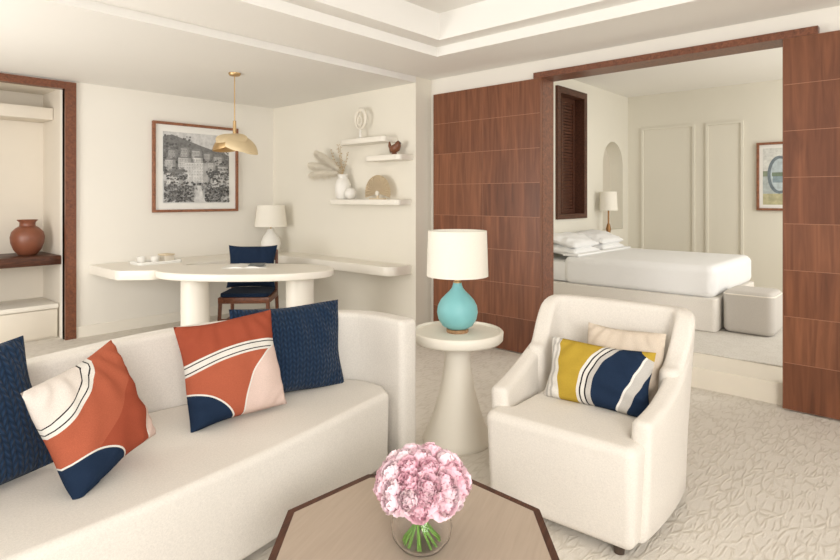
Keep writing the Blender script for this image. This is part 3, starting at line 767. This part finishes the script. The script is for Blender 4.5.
def seat_outline(ins):
    fr = [(p.x, p.y+ins) for p in catmull([(x, y, 0) for x, y in FRC], 26)]
    cr = rounded([(2.108, 2.15), (2.05-ins, 2.056+ins), fr[1]], [0, .045, 0], 6)[1:-1]
    return [(x-1.0, y-2.2) for x, y in inner+cr+fr[1:]]
bm = bmesh.new(); prism(bm, seat_outline(0), .04, .415, .03, 6, taper=.006); finish('seat', bm, M_sofa, t, 60)
for fx_, fy_ in ((1.7, 2.1), (1.9, 2.35), (0.2, 1.95), (.2, 2.6)):
    bm = bmesh.new(); lathe_solid(bm, [(.022, 0), (.028, .045)], 16, fx_-1.0, fy_-2.2); finish('foot', bm, M_black, t)

TER, TR2, BLU, NAV, CRM, BLK, PNK = S(172, 86, 63), S(188, 102, 76), S(240, 229, 219), S(38, 53, 76), S(242, 237, 228), S(50, 44, 46), S(238, 212, 200)
pat_left = layered('pattern_blush_terracotta', TER, [
    ('circ', -1.6, 2.6, 3.2, TR2),
    ('circ', -1.6, 2.6, 2.36, BLU), ('ring', -1.6, 2.6, 2.36, 2.38, BLK), ('ring', -1.6, 2.6, 2.38, 2.47, CRM), ('ring', -1.6, 2.6, 2.47, 2.49, BLK), ('ring', -1.6, 2.6, 2.49, 2.55, CRM),
    ('circ', 1.4, -.8, .74, PNK), ('ring', 1.4, -.8, .74, .77, CRM),
    ('circ', -.75, -1.25, .86, NAV), ('ring', -.75, -1.25, .86, .89, CRM)], .205, .205)
pat_mid = layered('pattern_terracotta', TER, [
    ('circ', .3, -3.4, 3.62, TR2),
    ('ring', .3, -3.4, 3.62, 3.66, CRM), ('ring', .3, -3.4, 3.66, 3.68, BLK), ('ring', .3, -3.4, 3.68, 3.77, CRM), ('ring', .3, -3.4, 3.77, 3.79, BLK), ('ring', .3, -3.4, 3.79, 3.83, CRM),
    ('circ', 1.3, -.95, 1.28, PNK), ('ring', 1.3, -.95, 1.28, 1.31, CRM),
    ('circ', -1.1, -1.3, .98, NAV), ('ring', -1.1, -1.3, .98, 1.01, CRM)], .225, .225)
cushion('throw_pillow', 'knitted navy cushion cut off by the left edge at the sofa end', .48, .48, .17, M_navy, (.40, 2.40, .635), (.25, -1), 16, 6)
cushion('throw_pillow', 'blush and terracotta abstract cushion with a navy corner nearest the camera', .41, .41, .18, pat_left, (.74, 2.23, .622), (.5, -1), 20, 11, sag=.06)
cushion('throw_pillow', 'terracotta abstract cushion with striped arc in the middle of the sofa', .45, .45, .19, pat_mid, (1.355, 2.36, .634), (-.15, -1), 18, 3, sag=.06)
cushion('throw_pillow', 'knitted navy cushion in the right corner of the sofa', .60, .45, .17, M_navy, (1.72, 2.45, .628), (-.22, -1), 10, -1, sag=.06)

# ================================================================ COFFEE TABLE + FLOWERS
tx, ty, tz = 1.25, 1.15, .38
t = thing('coffee_table', 'octagonal coffee table with taupe inset top and dark walnut rim', 'table', (tx, ty, 0), R(20))
def octo(r): return [(r*math.cos(2*PI*k/8), r*math.sin(2*PI*k/8)) for k in range(8)]
bm = bmesh.new(); prism(bm, octo(.4205), tz-.05, tz-.001, .0); finish('inset_top', bm, M_inset, t, 0)
bm = bmesh.new(); A = octo(.445); B = octo(.421)
vs = [[bm.verts.new((x, y, z)) for x, y in P_] for P_, z in ((A, tz), (B, tz), (B, tz-.055), (A, tz-.055))]
for q in range(4):
    for k in range(8): bm.faces.new((vs[q][k], vs[q][(k+1) % 8], vs[(q+1) % 4][(k+1) % 8], vs[(q+1) % 4][k]))
finish('rim', bm, M_dwood, t, 0)
bm = bmesh.new()
vs = [[bm.verts.new((x, y, z)) for x, y in P_] for P_, z in ((octo(.33), 0), (octo(.32), .03), (octo(.2), .2), (octo(.3), tz-.051))]
bm.faces.new(vs[0][::-1]); bm.faces.new(vs[-1])
for q in range(3):
    for k in range(8): bm.faces.new((vs[q][k], vs[q][(k+1) % 8], vs[q+1][(k+1) % 8], vs[q+1][k]))
finish('pedestal', bm, M_dwood, t, 0)
fx, fy = 1.245, 1.115
t = thing('glass_vase', 'round clear glass vase of green stems on the coffee table', 'vase', (fx, fy, tz))
bm = bmesh.new(); k_ = .94
lathe(bm, [(r*k_, z) for r, z in [(0, 0), (.045, 0), (.07, .01), (.09, .036), (.096, .065), (.09, .092), (.074, .118), (.068, .13), (.0655, .13), (.071, .118), (.087, .092), (.093, .065), (.087, .039), (.068, .013), (.045, .005), (0, .005)]], 48)
finish('bowl', bm, M_glass, t, 80)
def bloom_mesh(seed, rad):
    random.seed(seed); bm = bmesh.new(); n = 5
    for ring_, cnt, tilt, sz in ((0, 8, 10, .76), (1, 12, 27, .88), (2, 16, 47, .95), (3, 17, 70, 1.0), (4, 14, 96, .98)):
        for k in range(cnt):
            a = 2*PI*(k+random.uniform(-.45, .45))/cnt+ring_*.5; tl = R(tilt+random.uniform(-16, 16)); L_ = rad*sz*random.uniform(.86, 1.1); wd = L_*.74
            g = []
            for i in range(n+1):
                s = i/n; row = []
                for j in range(-2, 3):
                    u = j/2
                    wid = wd*(.25+.85*math.sin(PI*(.12+.62*s)))*.5
                    rad_d = L_*s*(1-.10*abs(u)*s+random.uniform(-.04, .04)*(s > .9)); cup_ = -.35*L_*(1-abs(u)**2)*math.sin(PI*s)*.4
                    ruf = .11*L_*s*s*math.sin(u*6+k*2.1+seed)+random.uniform(-.04, .04)*L_*s
                    curl = tl-.5*s*(1 if ring_ < 3 else -.2)+.25
                    al = Vector((math.sin(curl), 0, math.cos(curl))); nn = Vector((math.cos(curl), 0, -math.sin(curl)))
                    p = al*rad_d+Vector((0, 1, 0))*u*wid+nn*(-(cup_)+ruf)
                    p += Vector((0.05*rad, 0, 0))
                    row.append(bm.verts.new(Matrix.Rotation(a, 3, 'Z') @ p))
                g.append(row)
            for i in range(n):
                for j in range(4): bm.faces.new((g[i][j], g[i+1][j], g[i+1][j+1], g[i][j+1]))
    me = bpy.data.meshes.new('bloom'); bm.to_mesh(me); bm.free()
    for p in me.polygons: p.use_smooth = True
    return me
BL = [bloom_mesh(11+i, .044) for i in range(3)]
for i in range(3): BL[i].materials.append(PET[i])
random.seed(21)
spots = [(0, 0)]+[(30, 60*k+10) for k in range(6)]+[(56, 32.7*k) for k in range(11)]+[(80, 27.7*k+12) for k in range(13)]+[(103, 36*k) for k in range(10)]
for i, (th, ph) in enumerate(spots):
    th = R(th+random.uniform(-5, 5)); ph = R(ph+random.uniform(-6, 6)); jr = random.uniform(.92, 1.08)
    n_ = Vector((math.sin(th)*math.cos(ph), math.sin(th)*math.sin(ph), math.cos(th)))
    c = Vector((fx+.100*jr*n_.x, fy+.100*jr*n_.y, tz+.183+.062*jr*n_.z))
    pn = thing('peony', 'ruffled pale pink bloom in the round glass vase bouquet', 'flower', c, 0, 'pale pink blooms in the glass vase')
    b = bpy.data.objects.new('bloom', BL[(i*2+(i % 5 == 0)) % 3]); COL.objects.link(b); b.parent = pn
    q = Vector((0, 0, 1)).rotation_difference((n_+Vector((0, 0, .25))).normalized()); b.rotation_mode = 'QUATERNION'; b.rotation_quaternion = q
    e = Vector((fx+.055*math.cos(ph+2.6), fy+.055*math.sin(ph+2.6), tz+.018))-c
    k_ = Vector((fx+.035*math.cos(ph), fy+.035*math.sin(ph), tz+.125))-c
    if i % 2 == 0 or i < 7:
        bm = bmesh.new(); tube(bm, catmull([Vector((0, 0, 0))-n_*.006, k_, e], 8), .0034, 7); finish('stem', bm, M_stem, pn)
    else:
        bm = bmesh.new(); tube(bm, catmull([Vector((0, 0, 0))-n_*.006, k_*.7, k_], 6), .003, 7); finish('stem', bm, M_stem, pn)
# ================================================================ SIDE TABLE + TEAL LAMP
sx_, sy_ = 2.60, 2.05
t = thing('side_table', 'round cream pedestal side table with flared base under the turquoise lamp', 'table', (sx_, sy_, 0))
bm = bmesh.new(); lathe_solid(bm, [(.196, 0), (.2, .01), (.19, .035), (.162, .10), (.132, .18), (.107, .27), (.088, .36), (.077, .44), (.073, .49), (.077, .525), (.094, .555), (.13, .572)], 56); finish('pedestal', bm, M_plaster, t, 60)
bm = bmesh.new(); lathe_solid(bm, [(.14, .572), (.25, .577), (.262, .59), (.264, .632), (.258, .638), (.25, .638), (.244, .626)], 64); finish('tabletop', bm, M_plaster, t, 50)
t = thing('table_lamp', 'turquoise ceramic table lamp with white drum shade on the round side table', 'lamp', (sx_, sy_, .626))
bm = bmesh.new(); lathe_solid(bm, [(.062, 0), (.064, .004), (.064, .018), (.054, .022)], 40); finish('foot', bm, M_foot, t)
bm = bmesh.new(); lathe_solid(bm, [(.058, .022), (.088, .040), (.110, .076), (.118, .114), (.113, .152), (.096, .186), (.070, .214), (.047, .236), (.033, .254), (.026, .274), (.025, .284)], 48); finish('base', bm, M_teal, t, 60)
bm = bmesh.new(); lathe_solid(bm, [(.023, .284), (.023, .291), (.016, .295), (.016, .33), (.012, .34), (.012, .40)], 24); finish('neck', bm, M_brass, t)
bm = bmesh.new(); lathe(bm, [(.178, .325), (.17, .585), (.166, .585), (.174, .325), (.178, .325)], 56); ls = finish('lamp_shade', bm, M_shade, t, 60)
bm = bmesh.new()
for k in range(3): tube(bm, [(0, 0, .39), (.168*math.cos(2*PI*k/3), .168*math.sin(2*PI*k/3), .40)], .003, 6)
finish('shade_ring', bm, M_brass, ls)

# ================================================================ ARMCHAIR
cx, cy, crz = 2.49, 1.19, R(-87)
t = thing('armchair', 'cream upholstered armchair with sloping arms beside the round side table', 'armchair', (cx, cy, 0), crz)
up = [(-.29, .12), (-.298, .24), (-.285, .315), (-.23, .345), (0, .352), (.23, .345), (.285, .315), (.298, .24), (.29, .12)]
path = catmull([(-x, y, 0) for x, y in up], 64)
def bh(s):
    s = min(s, 1-s); f = max(0, min(1, s/.21)); f = f*f*(3-2*f)
    return .65+.22*f
bm = bmesh.new(); sweep_wall(bm, path, .09, .05, [bh(i/64) for i in range(65)], .028, [-.05]*65, sq=.42); finish('backrest', bm, M_chair, t, 60)
for s in (-1, 1):
    ap = catmull([(s*.308, -.245, 0), (s*.322, -.1, 0), (s*.326, .08, 0), (s*.316, .24, 0)], 24)
    if s < 0: ap = ap[::-1]
    hz = []
    for p_ in ap:
        f = max(0, min(1, (p_.y+.25)/.49)); hz.append(.525+.05*f+.125*f**2.0)
    bm = bmesh.new(); sweep_wall(bm, ap, .085, .05, hz, .028, [-.03]*25, sq=.36); finish('arm', bm, M_chair, t, 60)
T_ = rounded([(-.335, -.375), (.335, -.375), (.345, -.245), (.278, -.225), (.272, .30), (-.272, .30), (-.278, -.225), (-.345, -.245)], [.05, .05, .05, .01, .05, .05, .01, .05], 8)
bm = bmesh.new(); prism(bm, T_, .04, .445, .038, 6, taper=.016); finish('seat', bm, M_chair, t, 60)
for a in (-1, 1):
    for b in (-.30, .25):
        bm = bmesh.new(); lathe_solid(bm, [(.02, 0), (.024, .045)], 16, a*.25, b); finish('foot', bm, M_black, t)
def chairpt(x, y, z): return (cx+x*math.cos(crz)-y*math.sin(crz), cy+x*math.sin(crz)+y*math.cos(crz), z)
fd = (math.sin(crz), -math.cos(crz))
MUS, GRY = S(198, 166, 66), S(206, 200, 192)
pat_l = layered('pattern_mustard_navy', CRM, [
    ('half', -1, 0, .78, GRY), ('half', -1, 0, .83, CRM), ('half', -1, 0, .88, GRY), ('half', -1, 0, .93, CRM),
    ('half', 1, .08, -.70, MUS), ('circ', 2.6, -.5, 2.88, CRM), ('circ', 2.6, -.5, 2.82, BLK), ('circ', 2.6, -.5, 2.79, CRM), ('circ', 2.6, -.5, 2.72, BLK), ('circ', 2.6, -.5, 2.69, GRY), ('circ', 2.6, -.5, 2.60, NAV),
    ('half', 1, -.25, .66, CRM), ('half', 1, -.25, .70, GRY), ('half', 1, -.25, .86, NAV), ('circ', 1.2, 1.15, .5, MUS)], .25, .15)
cushion('throw_pillow', 'plain beige cushion behind the lumbar pillow on the armchair', .38, .34, .12, M_beige, chairpt(.095, .17, .61), fd, 17)
cushion('lumbar_pillow', 'rectangular mustard, white and navy lumbar pillow on the armchair', .50, .29, .14, pat_l, chairpt(.03, .03, .575), fd, 20, 0, sag=.06)

# ================================================================ BEDROOM FURNITURE
bm = bmesh.new(); prism(bm, rounded([(4.92, -.6), (6.62, -.6), (6.62, 2.75), (4.92, 2.75)], .02), FB, FB+.012, .003, 1)
tag(finish('area_rug', bm, M_rug), 'flat greige area rug under the bed and pouf', 'rug')
t = thing('bed', 'large bed with white bedding on a cream platform in the bedroom', 'bed', (6.46, 2.44, FB+.012))
bm = bmesh.new(); prism(bm, rounded([(-.765, -.955), (.765, -.955), (.765, .94), (-.765, .94)], .04, 6), 0, .31, .015, 3); finish('platform', bm, M_sofa, t, 50)
finish('mattress', boxes((-.71, .71, -.90, .92, .31, .54), bev=.05), M_white, t)
bm = bmesh.new(); prism(bm, rounded([(-.75, -.94), (.75, -.94), (.75, .60), (-.75, .60)], .09, 8), .30, .605, .075, 8)
du = finish('duvet', bm, M_white, t, 60)
finish('sheet_fold', boxes((-.72, .72, .42, .61, .598, .626), bev=.012), M_white, du)
pls = [((6.10, 3.13, .81), 'white pillow lying lowest on the near side of the bed head', 85), ((6.12, 3.14, .91), 'white pillow lying on top on the near side of the bed head', 76),
       ((6.82, 3.13, .81), 'white pillow lying lowest on the far side of the bed head', 85), ((6.84, 3.14, .91), 'white pillow lying on top on the far side of the bed head', 76)]
for l_, lab, le in pls: cushion('bed_pillow', lab, .66, .42, .14, M_white, l_, (0, -1), le, 0, 'pillow', 'bed pillows')
t = thing('bedside_table', 'cream bedside cabinet under the arched recess', 'bedside table', (7.62, 3.19, FB))
finish('body', boxes((-.3, .3, -.19, .19, 0, .52), bev=.006), M_cream, t); finish('top', boxes((-.32, .32, -.2, .2, .521, .555), bev=.008), M_cream, t)
dr = finish('drawer', boxes((-.28, .28, -.205, -.192, .3, .5), bev=.004), M_cream, t)
bm = bmesh.new(); bmesh.ops.create_uvsphere(bm, u_segments=12, v_segments=8, radius=.014, matrix=Matrix.Translation((0, -.215, .4))); finish('knob', bm, M_brass, dr, 60)
t = thing('table_lamp', 'bedside lamp with cream drum shade behind the bed', 'lamp', (7.37, 3.24, FB+.555))
bm = bmesh.new(); lathe_solid(bm, [(.06, 0), (.06, .015), (.025, .03), (.018, .2), (.034, .28), (.02, .34), (.010, .36), (.010, .56)], 28); finish('base', bm, M_bronze, t, 60)
bm = bmesh.new(); lathe(bm, [(.118, .53), (.105, .78), (.101, .78), (.114, .53), (.118, .53)], 40); finish('lamp_shade', bm, M_shade, t, 60)
t = thing('pouf', 'square greige upholstered pouf at the foot of the bed', 'ottoman', (6.03, 1.255, FB+.012), 0)
bm = bmesh.new(); prism(bm, rounded([(-.22, -.21), (.22, -.21), (.22, .21), (-.22, .21)], .07, 8), 0, .39, .055, 6); po = finish('body', bm, M_grey, t, 50)
bm = bmesh.new(); tube(bm, [(x, y, .355) for x, y in rounded([(-.216, -.206), (.216, -.206), (.216, .206), (-.216, .206)], .07, 8)], .006, 8, True); finish('piping', bm, M_cream, po, 60)

# ================================================================ LIGHT
wd = bpy.data.worlds.new('World'); SC.world = wd; wd.use_nodes = True
bg = wd.node_tree.nodes['Background']; bg.inputs[0].default_value = (.99, .985, .975, 1); bg.inputs[1].default_value = .99
def area(loc, target, size, power, col=(1, .982, .953)):
    l = bpy.data.lights.new('soft_area_light', 'AREA'); l.energy = power; l.size = size; l.color = col
    o = bpy.data.objects.new('soft_area_light', l); COL.objects.link(o); o.location = loc
    o.rotation_euler = (Vector(target)-Vector(loc)).to_track_quat('-Z', 'Y').to_euler()
area((-1.4, -2.5, 2.1), (2.9, 3.0, 1.1), 1.8, 175)
area((-.9, 4.5, 1.2), (4.2, 4.5, 1.95), 1.6, 66)  # added fill to brighten the alcove, not a window
area((6.4, -1.3, 2.0), (6.6, 2.5, 1.0), 2.0, 62, (1, .985, .96))  # fill lamp put in for the bedroom, no real window behind it
try:
    SC.view_settings.view_transform = 'Standard'; SC.view_settings.look = 'None'; SC.view_settings.exposure = 0
except Exception as e: print(e)
cam = bpy.data.cameras.new('Camera'); co = bpy.data.objects.new('Camera', cam); COL.objects.link(co)
co.location = (0, 0, H); co.rotation_euler = (R(90), 0, R(-48)); cam.sensor_width = 36; cam.lens = 36*F/840; cam.shift_y = -(280-HY)/840; cam.clip_start = .05
SC.camera = co
